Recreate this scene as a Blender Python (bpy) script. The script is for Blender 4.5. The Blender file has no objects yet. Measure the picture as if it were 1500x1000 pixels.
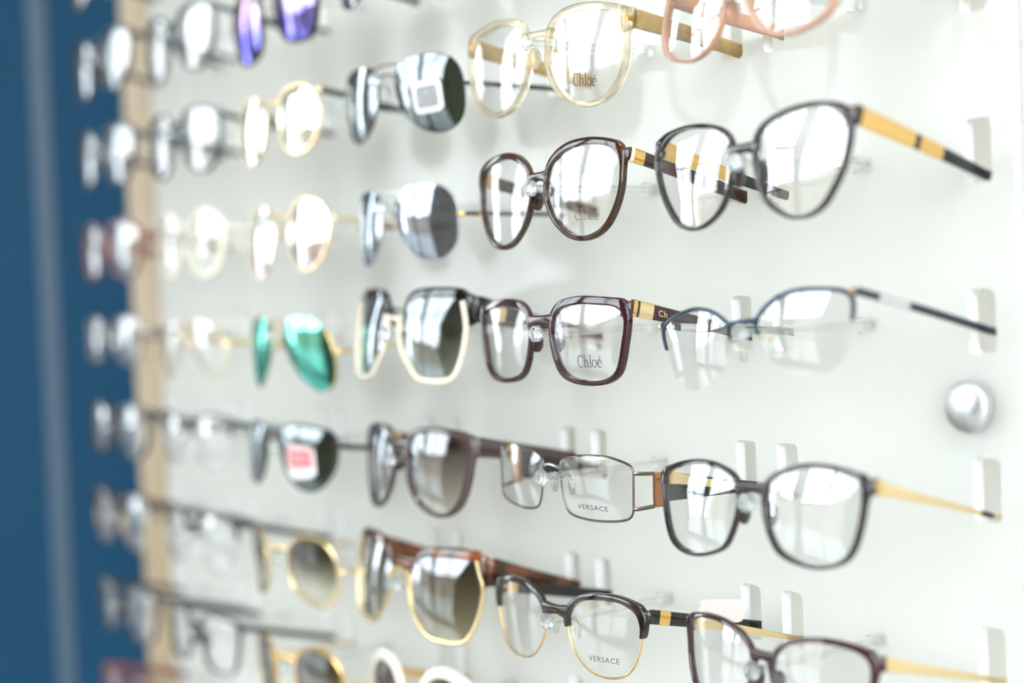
import bpy, bmesh, math, random
from mathutils import Vector
random.seed(7)
SC = bpy.context.scene
COL = SC.collection
S = 0.001          # millimetres to metres
Z0 = 1.45          # height of the middle rod row above the floor
PITCH, ROW, ROD = 164.0, 81.73, 94.8   # column pitch, row pitch, rod length (mm)

# ------------------------------------------------------------------ camera
cam_d = bpy.data.cameras.new('camera')
cam = bpy.data.objects.new('camera', cam_d)
COL.objects.link(cam)
SC.camera = cam
YAW, PIT, ROL = 0.9451, -0.0306, -0.0383
fw = Vector((-math.sin(YAW) * math.cos(PIT), math.cos(YAW) * math.cos(PIT), math.sin(PIT)))
rt = Vector((math.cos(YAW), math.sin(YAW), 0))
up = rt.cross(fw)
rr = math.cos(ROL) * rt + math.sin(ROL) * up
uu = -math.sin(ROL) * rt + math.cos(ROL) * up
from mathutils import Matrix
cam.matrix_world = Matrix(((rr.x, uu.x, -fw.x, 0.55162), (rr.y, uu.y, -fw.y, -0.62725),
                           (rr.z, uu.z, -fw.z, 0.0234 + Z0), (0, 0, 0, 1)))
cam_d.sensor_width = 36
cam_d.lens = 2317.5 / 1500 * 36
cam_d.clip_start = 0.02
cam_d.dof.use_dof = True
cam_d.dof.focus_distance = 0.862
cam_d.dof.aperture_fstop = 55.6 / 22.0

# ------------------------------------------------------------------ daylight and exposure
W = bpy.data.worlds.new('overcast_sky')
SC.world = W
W.use_nodes = True
bg = W.node_tree.nodes['Background']
bg.inputs[0].default_value = (0.87, 0.945, 1.0, 1)
bg.inputs[1].default_value = 6.0
SC.view_settings.view_transform = 'Standard'
SC.view_settings.look = 'None'
SC.view_settings.gamma = 1
SC.view_settings.use_curve_mapping = False
SC.view_settings.exposure = 0.78
try:
    SC.cycles.transparent_max_bounces = 48
    SC.cycles.max_bounces = 14
    SC.cycles.transmission_bounces = 14
    SC.cycles.caustics_reflective = False
    SC.cycles.caustics_refractive = False
except Exception:
    pass


def portal(x0, x1, y0, y1, z0, z1, rot):
    d = bpy.data.lights.new('window_portal', 'AREA')
    d.shape = 'RECTANGLE'
    d.size = max(x1 - x0, y1 - y0)
    d.size_y = z1 - z0
    o = bpy.data.objects.new('window_portal', d)
    COL.objects.link(o)
    o.location = ((x0 + x1) / 2, (y0 + y1) / 2, (z0 + z1) / 2)
    o.rotation_euler = rot
    d.cycles.is_portal = True


# windows: front wall (y = -5): x ranges; left wall (x = -9): y range
FRONT_WIN = [(-8.7, -6.7), (-6.4, -4.4), (-4.1, -2.1), (.3, 2.3)]
LEFT_GLINT_WIN = [(-2.9, -2.1)]  # added unseen window, placed to give the left lenses a bright stripe
RIGHT_WIN = [(-4.6, -2.7), (-2.4, -.5)]
WZ0, WZ1 = 0.12, 4.3
for a, b in FRONT_WIN:
    portal(a, b, -5.05, -5.05, WZ0, WZ1, (math.radians(90), 0, 0))
for a, b in LEFT_GLINT_WIN:
    portal(-9.05, -9.05, a, b, WZ0, WZ1, (math.radians(90), 0, math.radians(-90)))
for a, b in RIGHT_WIN:
    portal(2.75, 2.75, a, b, WZ0, WZ1, (math.radians(90), 0, math.radians(90)))

# ------------------------------------------------------------------ materials
MATS = {}


def rgb(r, g, b):
    f = lambda v: (v / 255 / 12.92) if v / 255 <= .04045 else ((v / 255 + .055) / 1.055) ** 2.4
    return (f(r), f(g), f(b), 1)


def new_mat(name):
    m = bpy.data.materials.new(name)
    m.use_nodes = True
    nt = m.node_tree
    return m, nt, nt.nodes['Principled BSDF'], nt.nodes['Material Output']


def plain(name, col, rough=.3, metal=0., spec=.5, coat=0., noise=0., nscale=60, col2=None, trans=0., ior=1.5):
    """principled material; col2 and noise mottle the colour (tortoise, wood, dust)"""
    if name in MATS:
        return MATS[name]
    m, nt, p, out = new_mat(name)
    p.inputs['Base Color'].default_value = col
    p.inputs['Roughness'].default_value = rough
    p.inputs['Metallic'].default_value = metal
    p.inputs['Specular IOR Level'].default_value = spec
    p.inputs['Coat Weight'].default_value = coat
    p.inputs['Coat Roughness'].default_value = .03
    p.inputs['Transmission Weight'].default_value = trans
    p.inputs['IOR'].default_value = ior
    if col2:
        tc = nt.nodes.new('ShaderNodeTexCoord')
        no = nt.nodes.new('ShaderNodeTexNoise')
        no.inputs['Scale'].default_value = nscale
        no.inputs['Detail'].default_value = 3
        ra = nt.nodes.new('ShaderNodeValToRGB')
        ra.color_ramp.elements[0].position = .5 - noise
        ra.color_ramp.elements[0].color = col
        ra.color_ramp.elements[1].position = .5 + noise
        ra.color_ramp.elements[1].color = col2
        nt.links.new(tc.outputs['Object'], no.inputs['Vector'])
        nt.links.new(no.outputs['Fac'], ra.inputs['Fac'])
        nt.links.new(ra.outputs['Color'], p.inputs['Base Color'])
    MATS[name] = m
    return m


def lens_mat(name, top, bottom=None, mirror=0., mtop=(1, 1, 1, 1), mbot=None, gain=1.0, split=(.1, .9)):
    """spectacle lens: tinted, see-through, with a fresnel reflection and an optional mirror coating"""
    if name in MATS:
        return MATS[name]
    m, nt, p, out = new_mat(name)
    nt.nodes.remove(p)
    N, L = nt.nodes.new, nt.links.new
    tc = N('ShaderNodeTexCoord')
    sep = N('ShaderNodeSeparateXYZ')
    L(tc.outputs['Generated'], sep.inputs[0])

    def ramp(a, b):
        r = N('ShaderNodeValToRGB')
        r.color_ramp.elements[0].position = split[0]
        r.color_ramp.elements[1].position = split[1]
        r.color_ramp.elements[0].color = b
        r.color_ramp.elements[1].color = a
        L(sep.outputs['Z'], r.inputs['Fac'])
        return r
    sq = lambda c: tuple(math.sqrt(v) for v in c[:3]) + (1,)
    tr = N('ShaderNodeBsdfTransparent')
    L(ramp(sq(top), sq(bottom or top)).outputs['Color'], tr.inputs['Color'])
    gl = N('ShaderNodeBsdfGlossy')
    gl.inputs['Roughness'].default_value = 0.0
    L(ramp(mtop, mbot or mtop).outputs['Color'], gl.inputs['Color'])
    fr = N('ShaderNodeFresnel')
    # same reflectance from both faces of the thin lens (no internal total reflection)
    ge = N('ShaderNodeNewGeometry')
    io = N('ShaderNodeMath')
    io.operation = 'MULTIPLY_ADD'
    io.inputs[1].default_value = 1 / 1.55 - 1.55
    io.inputs[2].default_value = 1.55
    L(ge.outputs['Backfacing'], io.inputs[0])
    L(io.outputs[0], fr.inputs['IOR'])
    ma = N('ShaderNodeMath')
    ma.operation = 'MULTIPLY_ADD'
    ma.use_clamp = True
    ma.inputs[1].default_value = gain
    ma.inputs[2].default_value = mirror
    L(fr.outputs['Fac'], ma.inputs[0])
    mx = N('ShaderNodeMixShader')
    L(ma.outputs[0], mx.inputs['Fac'])
    L(tr.outputs[0], mx.inputs[1])
    L(gl.outputs[0], mx.inputs[2])
    L(mx.outputs[0], out.inputs['Surface'])
    MATS[name] = m
    return m


def clear_mat(name, tint=(1, 1, 1, 1), through=.45, rough=0.02, ior=1.49, gloss=None):
    """clear acrylic: part refracting glass, part straight see-through"""
    if name in MATS:
        return MATS[name]
    m, nt, p, out = new_mat(name)
    nt.nodes.remove(p)
    N, L = nt.nodes.new, nt.links.new
    g = N('ShaderNodeBsdfGlass')
    g.inputs['Color'].default_value = tint
    g.inputs['Roughness'].default_value = rough
    g.inputs['IOR'].default_value = ior
    t = N('ShaderNodeBsdfTransparent')
    t.inputs['Color'].default_value = tint
    mx = N('ShaderNodeMixShader')
    mx.inputs['Fac'].default_value = through
    L(g.outputs[0], mx.inputs[1])
    L(t.outputs[0], mx.inputs[2])
    L(mx.outputs[0], out.inputs['Surface'])
    MATS[name] = m
    return m


GOLD = plain('polished_gold', rgb(240, 196, 124), .2, 1.0)
PALEGOLD = plain('pale_gold', rgb(244, 218, 168), .25, 1.0)
ROSEGOLD = plain('bronze_metal', rgb(176, 122, 88), .2, 1.0)
STEEL = plain('polished_steel', rgb(215, 218, 222), .2, 1.0)
GUN = plain('gunmetal', rgb(120, 105, 98), .22, 1.0)
BLACK = plain('gloss_black_acetate', rgb(9, 9, 12), .06, coat=.3)
MATBLACK = plain('satin_black_metal', rgb(28, 30, 30), .3)
BROWN = plain('brown_acetate', rgb(64, 37, 22), .07, coat=.3, noise=.15, nscale=90, col2=rgb(42, 26, 17))
PLUM = plain('plum_acetate', rgb(50, 18, 24), .07, coat=.3)
TORT = plain('tortoise_acetate', rgb(44, 20, 12), .1, coat=.3, noise=.1, nscale=55, col2=rgb(124, 66, 24))
DKTORT = plain('dark_tortoise_acetate', rgb(12, 11, 13), .07, coat=.3, noise=.12, nscale=80, col2=rgb(48, 36, 28))
TAUPE = plain('taupe_acetate', rgb(74, 60, 57), .14, coat=.3)
GREYAC = plain('grey_acetate', rgb(70, 74, 78), .15, coat=.3)
BLUEBLK = plain('blue_black_acetate', rgb(24, 30, 42), .1, coat=.3)
REDBR = plain('red_brown_acetate', rgb(110, 56, 48), .15, coat=.3)
NAVY = plain('navy_metal', rgb(38, 52, 70), .2, .6)
CREAM = plain('cream_acetate', rgb(232, 226, 208), .2, coat=.3)
IVORY = plain('ivory_enamel', rgb(226, 216, 190), .25, coat=.3)
OLIVE = plain('olive_tan_acetate', rgb(150, 122, 74), .15, coat=.3, noise=.2, nscale=70, col2=rgb(186, 160, 110))
PEACH = plain('peach_acetate', rgb(222, 168, 140), .12, coat=.3, trans=.35)
CHAMP = clear_mat('champagne_acetate', (.985, .945, .86, 1), .4, .03)
CLEAR = clear_mat('clear_acrylic', (.985, .995, .995, 1), .62, 0.0)
BUTTON = clear_mat('clear_button_acrylic', (.97, .985, .99, 1), .22, 0.0)
SLEEVE = lens_mat('clear_sleeve', (.97, .985, .985, 1), gain=1.6)
PADS = clear_mat('clear_silicone', (.96, .96, .94, 1), .5, .05)
INK = plain('dark_print_ink', rgb(70, 62, 66), .5)
FAINT = plain('grey_print_ink', rgb(110, 108, 108), .5)
L_CLEAR = lens_mat('demo_lens', (.97, .98, .98, 1), gain=1.3)
L_GREEN = lens_mat('green_grey_lens', (.028, .04, .026, 1), (.04, .06, .04, 1), gain=2.8, mtop=(.88, .96, 1, 1))
L_GREY = lens_mat('silver_grey_lens', (.14, .15, .17, 1), (.22, .24, .26, 1), mirror=.16, mtop=(.82, .9, 1, 1), gain=2.0)
L_BRGR = lens_mat('brown_gradient_lens', (.045, .032, .016, 1), (.52, .46, .30, 1), gain=2.8, mtop=(.88, .95, 1, 1))
L_GRGR = lens_mat('grey_green_gradient_lens', (.03, .03, .025, 1), (.36, .38, .32, 1), gain=2.8, mtop=(.88, .95, 1, 1))
L_TPGR = lens_mat('taupe_gradient_lens', (.12, .09, .08, 1), (.80, .76, .68, 1), gain=2.4, mtop=(.9, .95, 1, 1))
L_OLGR = lens_mat('olive_gradient_lens', (.06, .05, .035, 1), (.85, .84, .70, 1), gain=1.5, split=(.25, .75))
L_PURP = lens_mat('purple_mirror_lens', (.03, .02, .05, 1), mirror=.5, mtop=(1, .72, .95, 1), mbot=(.28, .25, .85, 1), split=(.35, .7))
L_SILV = lens_mat('silver_mirror_lens', (.05, .05, .05, 1), mirror=.7, mtop=(.95, 1, .93, 1))
L_ROSE = lens_mat('rose_silver_mirror_lens', (.05, .05, .05, 1), mirror=.7, mtop=(1, 1, .97, 1), mbot=(.75, .66, .70, 1), split=(.2, .5))
L_TEAL = lens_mat('teal_green_mirror_lens', (.02, .05, .04, 1), mirror=.5, mtop=(.35, .95, .80, 1), mbot=(.16, .75, .60, 1))
L_PLUM = lens_mat('plum_lens', (.12, .07, .08, 1), gain=1.6)
L_DARK = lens_mat('smoke_lens', (.10, .11, .12, 1), gain=1.6)
WHITEAC = plain('white_acrylic', rgb(240, 241, 238), .06, spec=.5)
# opal acrylic lets part of the light through
_nt = WHITEAC.node_tree
_tl = _nt.nodes.new('ShaderNodeBsdfTranslucent')
_tl.inputs['Color'].default_value = (.98, .98, .96, 1)
_mx = _nt.nodes.new('ShaderNodeMixShader')
_mx.inputs['Fac'].default_value = .6
_nt.links.new(_nt.nodes['Principled BSDF'].outputs[0], _mx.inputs[1])
_nt.links.new(_tl.outputs[0], _mx.inputs[2])
_nt.links.new(_mx.outputs[0], _nt.nodes['Material Output'].inputs['Surface'])
PAPER = plain('white_sticker_paper', rgb(236, 236, 234), .5)
STGREY = plain('grey_sticker_print', rgb(150, 152, 152), .5)
STRED = plain('red_sticker_print', rgb(214, 96, 98), .5)
STPINK = plain('pale_red_sticker_print', rgb(232, 168, 172), .5)

# ------------------------------------------------------------------ mesh helpers (millimetres in, metres out)
def link(name, verts, faces, mat, parent=None, smooth=True, loc=None, recalc=True):
    me = bpy.data.meshes.new(name)
    me.from_pydata([(v[0] * S, v[1] * S, v[2] * S) for v in verts], [], faces)
    if recalc:
        bm = bmesh.new()
        bm.from_mesh(me)
        bmesh.ops.recalc_face_normals(bm, faces=bm.faces)
        bm.to_mesh(me)
        bm.free()
    if smooth:
        me.polygons.foreach_set('use_smooth', [True] * len(me.polygons))
        me.set_sharp_from_angle(angle=math.radians(42))
    me.materials.append(mat)
    o = bpy.data.objects.new(name, me)
    COL.objects.link(o)
    if parent:
        o.parent = parent
    if loc:
        o.location = loc
    return o


def merge(*parts):
    V, Fc = [], []
    for v, f in parts:
        n = len(V)
        V += v
        Fc += [tuple(i + n for i in q) for q in f]
    return V, Fc


def mirror(p):
    return [(-v[0], v[1], v[2]) for v in p[0]], [tuple(reversed(f)) for f in p[1]]


def loft(rings, closed=False, cap=True):
    n = len(rings[0])
    V = [tuple(p) for r in rings for p in r]
    Fc = []
    m = len(rings)
    for i in range(m if closed else m - 1):
        a, b = i * n, ((i + 1) % m) * n
        for j in range(n):
            k = (j + 1) % n
            Fc.append((a + j, a + k, b + k, b + j))
    if cap and not closed:
        Fc.append(tuple(range(n - 1, -1, -1)))
        Fc.append(tuple(range((m - 1) * n, m * n)))
    return V, Fc


def sweep(path, hw, hh, upv=(0, 0, 1), seg=12, power=.55, closed=False):
    """sweep a rounded section along a path; hw across, hh along upv (numbers or per-point lists)"""
    P_ = [Vector(p) for p in path]
    n = len(P_)
    U = Vector(upv)
    if not isinstance(hw, (list, tuple)):
        hw = [hw] * n
    if not isinstance(hh, (list, tuple)):
        hh = [hh] * n
    rings = []
    for i in range(n):
        if closed:
            t = P_[(i + 1) % n] - P_[i - 1]
        else:
            t = P_[min(i + 1, n - 1)] - P_[max(i - 1, 0)]
        t.normalize()
        side = t.cross(U)
        if side.length < 1e-4:
            side = t.cross(Vector((1, 0, 0)))
        side.normalize()
        v = side.cross(t)
        ring = []
        for j in range(seg):
            a = 2 * math.pi * (j + .5) / seg
            c, s = math.cos(a), math.sin(a)
            c = math.copysign(abs(c) ** power, c)
            s = math.copysign(abs(s) ** power, s)
            ring.append(P_[i] + side * (c * hw[i]) + v * (s * hh[i]))
        rings.append(ring)
    return loft(rings, closed)


def box(x0, x1, y0, y1, z0, z1):
    V = [(x, y, z) for x in (x0, x1) for y in (y0, y1) for z in (z0, z1)]
    return V, [(0, 1, 3, 2), (4, 6, 7, 5), (0, 4, 5, 1), (2, 3, 7, 6), (0, 2, 6, 4), (1, 5, 7, 3)]


def lathe(profile, seg=24, axis='y'):
    """profile: list of (radius, along)"""
    rings = []
    for r, h in profile:
        ring = []
        for j in range(seg):
            a = 2 * math.pi * j / seg
            c, s = r * math.cos(a), r * math.sin(a)
            ring.append((c, h, s) if axis == 'y' else (c, s, h))
        rings.append(ring)
    return loft(rings)


def ball(c, rx, ry, rz, seg=12, rings=8):
    V, rg = [], []
    for i in range(1, rings):
        a = math.pi * i / rings
        rg.append([(c[0] + rx * math.sin(a) * math.cos(2 * math.pi * j / seg),
                    c[1] + ry * math.sin(a) * math.sin(2 * math.pi * j / seg),
                    c[2] + rz * math.cos(a)) for j in range(seg)])
    V, Fc = loft(rg)
    return V, Fc


def catmull(p, n, closed=True):
    """smooth polyline through p resampled to n points of equal arc length"""
    m = len(p)
    o = []
    rng = range(m) if closed else range(m - 1)
    for i in rng:
        if closed:
            a, b, c, d = p[i - 1], p[i], p[(i + 1) % m], p[(i + 2) % m]
        else:
            a, b, c, d = p[max(i - 1, 0)], p[i], p[i + 1], p[min(i + 2, m - 1)]
        for q in range(12):
            s = q / 12
            o.append(tuple(.5 * (2 * b[e] + (c[e] - a[e]) * s + (2 * a[e] - 5 * b[e] + 4 * c[e] - d[e]) * s * s +
                                 (3 * b[e] - a[e] - 3 * c[e] + d[e]) * s ** 3) for e in range(len(b))))
    if closed:
        o.append(o[0])
    else:
        o.append(tuple(p[-1]))
    L_ = [0]
    for i in range(1, len(o)):
        L_.append(L_[-1] + math.dist(o[i], o[i - 1]))
    out = []
    k = 0
    for j in range(n):
        t = L_[-1] * j / (n if closed else n - 1)
        while k < len(L_) - 2 and L_[k + 1] < t:
            k += 1
        f = (t - L_[k]) / max(L_[k + 1] - L_[k], 1e-9)
        out.append(tuple(o[k][e] + (o[k + 1][e] - o[k][e]) * f for e in range(len(o[0]))))
    return out


def ribbon(pts, w):
    """flat stroke in 2-D: pts polyline, w width (number or list) -> 2-D verts, quads"""
    n = len(pts)
    if not isinstance(w, (list, tuple)):
        w = [w] * n
    V, Fc = [], []
    for i in range(n):
        a, b = pts[max(i - 1, 0)], pts[min(i + 1, n - 1)]
        tx, ty = b[0] - a[0], b[1] - a[1]
        l = math.hypot(tx, ty) or 1
        nx, ny = -ty / l, tx / l
        V += [(pts[i][0] + nx * w[i] / 2, pts[i][1] + ny * w[i] / 2), (pts[i][0] - nx * w[i] / 2, pts[i][1] - ny * w[i] / 2)]
        if i:
            k = 2 * i
            Fc.append((k - 2, k - 1, k + 1, k))
    return V, Fc


def arc(cx, cy, rx, ry, a0, a1, n=14):
    return [(cx + rx * math.cos(math.radians(a0 + (a1 - a0) * i / (n - 1))),
             cy + ry * math.sin(math.radians(a0 + (a1 - a0) * i / (n - 1)))) for i in range(n)]


def serif_word():
    """the five letters of the lens print, drawn as thick and thin serif strokes; x-height 1"""
    P_ = []
    tk, tn, sr = .17, .08, .09
    mid = lambda n: [tn + (tk * 1.1 - tn) * math.sin(math.pi * i / (n - 1)) for i in range(n)]
    # C
    P_.append(ribbon(arc(.62, .78, .55, .80, 42, 318, 22), mid(22)))
    P_.append(ribbon([(1.03, 1.58), (1.03, 1.2)], tn))
    x = 1.35

    def serif(cx, y, w=.36):
        P_.append(ribbon([(cx - w / 2, y), (cx + w / 2, y)], sr))
    # h
    P_.append(ribbon([(x + .15, 0), (x + .15, 1.62)], tk))
    P_.append(ribbon([(x - .03, 1.58), (x + .2, 1.62)], sr))
    P_.append(ribbon(arc(x + .46, .68, .29, .32, 175, 0, 12), [tn + (tk - tn) * i / 11 for i in range(12)]))
    P_.append(ribbon([(x + .75, .7), (x + .75, 0)], tk))
    serif(x + .15, .04)
    serif(x + .75, .04)
    x += 1.15
    # l
    P_.append(ribbon([(x + .15, 0), (x + .15, 1.62)], tk))
    P_.append(ribbon([(x - .03, 1.58), (x + .2, 1.62)], sr))
    serif(x + .15, .04)
    x += .5
    # o
    P_.append(ribbon(arc(x + .42, .5, .40, .5, 90, 270, 14), mid(14)))
    P_.append(ribbon(arc(x + .42, .5, .40, .5, 270, 450, 14), mid(14)))
    x += 1.05
    # e with accent
    P_.append(ribbon(arc(x + .42, .5, .38, .5, 8, 315, 20), mid(20)))
    P_.append(ribbon([(x + .06, .56), (x + .8, .56)], tn))
    P_.append(ribbon([(x + .38, 1.16), (x + .58, 1.45)], [.08, .17]))
    V, Fc = [], []
    for v, f in P_:
        k = len(V)
        V += v
        Fc += [tuple(i + k for i in q) for q in f]
    w = x + .85
    return [(a / w, b / w) for a, b in V], Fc


def font_word(body):
    """sans capitals from the built-in font as flat 2-D mesh, normalised to width 1"""
    c = bpy.data.curves.new('print', 'FONT')
    c.body = body
    c.size = 1
    c.space_character = 1.12
    c.resolution_u = 3
    o = bpy.data.objects.new('print', c)
    COL.objects.link(o)
    dg = bpy.context.evaluated_depsgraph_get()
    me = bpy.data.meshes.new_from_object(o.evaluated_get(dg))
    V = [(v.co.x, v.co.y) for v in me.vertices]
    Fc = [tuple(p.vertices) for p in me.polygons]
    bpy.data.objects.remove(o)
    bpy.data.curves.remove(c)
    bpy.data.meshes.remove(me)
    x0 = min(v[0] for v in V)
    w = max(v[0] for v in V) - x0
    return [((v[0] - x0) / w, v[1] / w) for v in V], Fc


SERIF = serif_word()
CAPS = font_word('VERSACE')

# ------------------------------------------------------------------ the shop room
def struct(name, part, mat, label=None, parent=None):
    o = link(name, part[0], part[1], mat, parent, smooth=False)
    if not parent:
        o['kind'] = 'structure'
        if label:
            o['label'] = label
    return o


def bm_(x0, x1, y0, y1, z0, z1):   # box given in metres of room space
    return box(x0 * 1000, x1 * 1000, y0 * 1000, y1 * 1000, z0 * 1000, z1 * 1000)


M_WALL = plain('off_white_wall_paint', rgb(246, 243, 236), .7)
M_BLUE = plain('petrol_blue_wall_paint', rgb(16, 60, 88), .8, spec=.08, noise=.2, nscale=3, col2=rgb(18, 63, 91))
M_WOOD = plain('pale_maple', rgb(178, 158, 128), .5, noise=.2, nscale=25, col2=rgb(168, 146, 114))
M_CEIL = plain('white_ceiling_paint', rgb(238, 238, 236), .8)
M_FLOOR = plain('oak_floor', rgb(128, 120, 112), .35, noise=.2, nscale=6, col2=rgb(112, 104, 98))
M_STRIP = plain('brushed_aluminium_strip', rgb(56, 78, 96), .7)
M_FRAMEW = plain('dark_window_frame', rgb(70, 72, 74), .4)
M_PAVE = plain('grey_pavement', rgb(120, 120, 118), .8)
M_FACADE = plain('sandstone_facade', rgb(140, 128, 112), .8)
M_PANE = lens_mat('window_glass', (.95, .97, .97, 1), gain=.6)
WY = 0.045         # face of the wall behind the display panel
XL, XR, YF, ZC = -9.0, 2.6, -5.0, 4.6
struct('floor', bm_(XL - .3, XR + .3, YF - .3, WY + .3, -.1, 0), M_FLOOR)
struct('ceiling', bm_(XL - .3, XR + .3, YF - .3, WY + .3, ZC, ZC + .1), M_CEIL)
struct('wall_back', bm_(-.92, XR + .2, WY, WY + .2, 0, ZC), M_WALL)
struct('wall_left_accent', bm_(XL - .2, -.92, WY, WY + .2, 0, ZC), M_BLUE, 'petrol blue painted wall beside the wooden post')
struct('trim_1', bm_(-.966, -.903, -.001, WY, 0, ZC), M_WOOD, 'pale wooden post between blue wall and white panel')
struct('trim_2', bm_(-1.352, -1.297, WY - .004, WY, 0, ZC), M_STRIP, 'grey vertical strip on the blue wall')


def glazed(name, axis, at, lo, hi, wins, mat):
    """wall with window openings along x (axis 'x', at y) or along y (axis 'y', at x)"""
    def bb(a, b, z0, z1):
        return bm_(a, b, at - .2, at, z0, z1) if axis == 'x' else bm_(at - .2, at, a, b, z0, z1)
    parts = [bb(lo, hi, 0, WZ0), bb(lo, hi, WZ1, ZC)]
    e = lo
    for a, b in wins:
        parts.append(bb(e, a, WZ0, WZ1))
        e = b
    parts.append(bb(e, hi, WZ0, WZ1))
    struct(name, merge(*parts), mat)


glazed('wall_front', 'x', YF, XL, XR, FRONT_WIN, plain('warm_taupe_wall_paint', rgb(132, 116, 98), .7))
glazed('wall_left', 'y', XL, YF, WY, LEFT_GLINT_WIN, plain('warm_grey_wall_paint', rgb(150, 144, 138), .7))
glazed('wall_right', 'y', XR + .2, YF, WY, RIGHT_WIN, M_WALL)
nwin = 0
for axis, at, wins in (('x', YF, FRONT_WIN), ('y', XL, LEFT_GLINT_WIN), ('y', XR + .2, RIGHT_WIN)):
    for a, b in wins:
        nwin += 1
        def bb(p, q, z0, z1, d0=-.13, d1=-.07):
            return bm_(p, q, at + d0, at + d1, z0, z1) if axis == 'x' else bm_(at + d0, at + d1, p, q, z0, z1)
        e = bpy.data.objects.new('window_%d' % nwin, None)
        COL.objects.link(e)
        e['kind'] = 'structure'
        w = .05
        mid = (a + b) / 2
        link('window_frame', *merge(bb(a, a + w, WZ0, WZ1), bb(b - w, b, WZ0, WZ1), bb(a + w, b - w, WZ0, WZ0 + w),
                                    bb(a + w, b - w, WZ1 - w, WZ1)), M_FRAMEW, e, smooth=False)
        zts = [WZ0 + w, WZ0 + 1.70, WZ0 + 2.95, WZ1 - w]
        link('mullion', *bb(mid - .025, mid + .025, WZ0 + w, WZ1 - w), M_FRAMEW, e, smooth=False)
        for zt in zts[1:-1]:
            link('transom', *merge(bb(a + w, mid - .025, zt, zt + .05), bb(mid + .025, b - w, zt, zt + .05)), M_FRAMEW, e, smooth=False)
        for p, q in ((a + w, mid - .025), (mid + .025, b - w)):
            for j in range(3):
                link('pane', *bb(p, q, zts[j] + (.05 if j else 0), zts[j + 1], -.103, -.097), M_PANE, e, smooth=False)
# the street outside the windows
struct('street_ground', bm_(-30, 25, -30, 10, -.3, -.15), M_PAVE)
struct('street_facade', bm_(-30, 20, -26, -25, -.15, 4.0), M_FACADE)

# warm downlights in the ceiling, each a fixture with its own lamp
M_LAMPGLOW = bpy.data.materials.new('warm_lamp_glass')
M_LAMPGLOW.use_nodes = True
_p = M_LAMPGLOW.node_tree.nodes['Principled BSDF']
_p.inputs['Emission Color'].default_value = (1, .82, .6, 1)
_p.inputs['Emission Strength'].default_value = 30


def downlight(x, y, power, label):
    e = bpy.data.objects.new('ceiling_downlight', None)
    COL.objects.link(e)
    e.location = (x, y, ZC)
    e['label'] = label
    e['category'] = 'lamp'
    e['group'] = 'ceiling downlights'
    link('housing', *lathe([(85, -1), (85, -14), (62, -14), (62, -6), (5, -6), (5, -1)], 28, 'z'), STEEL, e)
    link('lamp_glass', *lathe([(1, -7), (58, -7), (58, -9), (1, -9)], 24, 'z'), M_LAMPGLOW, e)
    d = bpy.data.lights.new('lamp', 'SPOT')
    d.energy = power
    d.color = (1, .80, .58)
    d.spot_size = math.radians(95)
    d.spot_blend = .8
    d.shadow_soft_size = .3
    o = bpy.data.objects.new('lamp', d)
    COL.objects.link(o)
    o.location = (x, y, ZC - .03)
    t = Vector((x - .25, 0, Z0 + .3)) - o.location
    o.rotation_euler = t.to_track_quat('-Z', 'Y').to_euler()


downlight(.75, -.75, 130, 'round ceiling downlight above the display panel end')

# ------------------------------------------------------------------ the display panel
COLS = range(-5, 1)
ROWS = range(-2, 9)
PX0, PX1 = -900.0, 90.5
PT = 7.0
SL_R, SL_L, SLW = 61.4, -70.65, 15.6      # slot left edges either side of a column, slot width
SL_TOP, SL_BOT, SL_RAD = 16.9, -14.2, 3.2
zc = lambda r: Z0 * 1000 - (r - 3) * ROW
panel = bpy.data.objects.new('display_panel', None)
COL.objects.link(panel)
panel.location = (0, 0, 0)
panel['label'] = 'glossy white acrylic wall panel with temple slots and clear rods'
panel['category'] = 'display panel'


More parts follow.
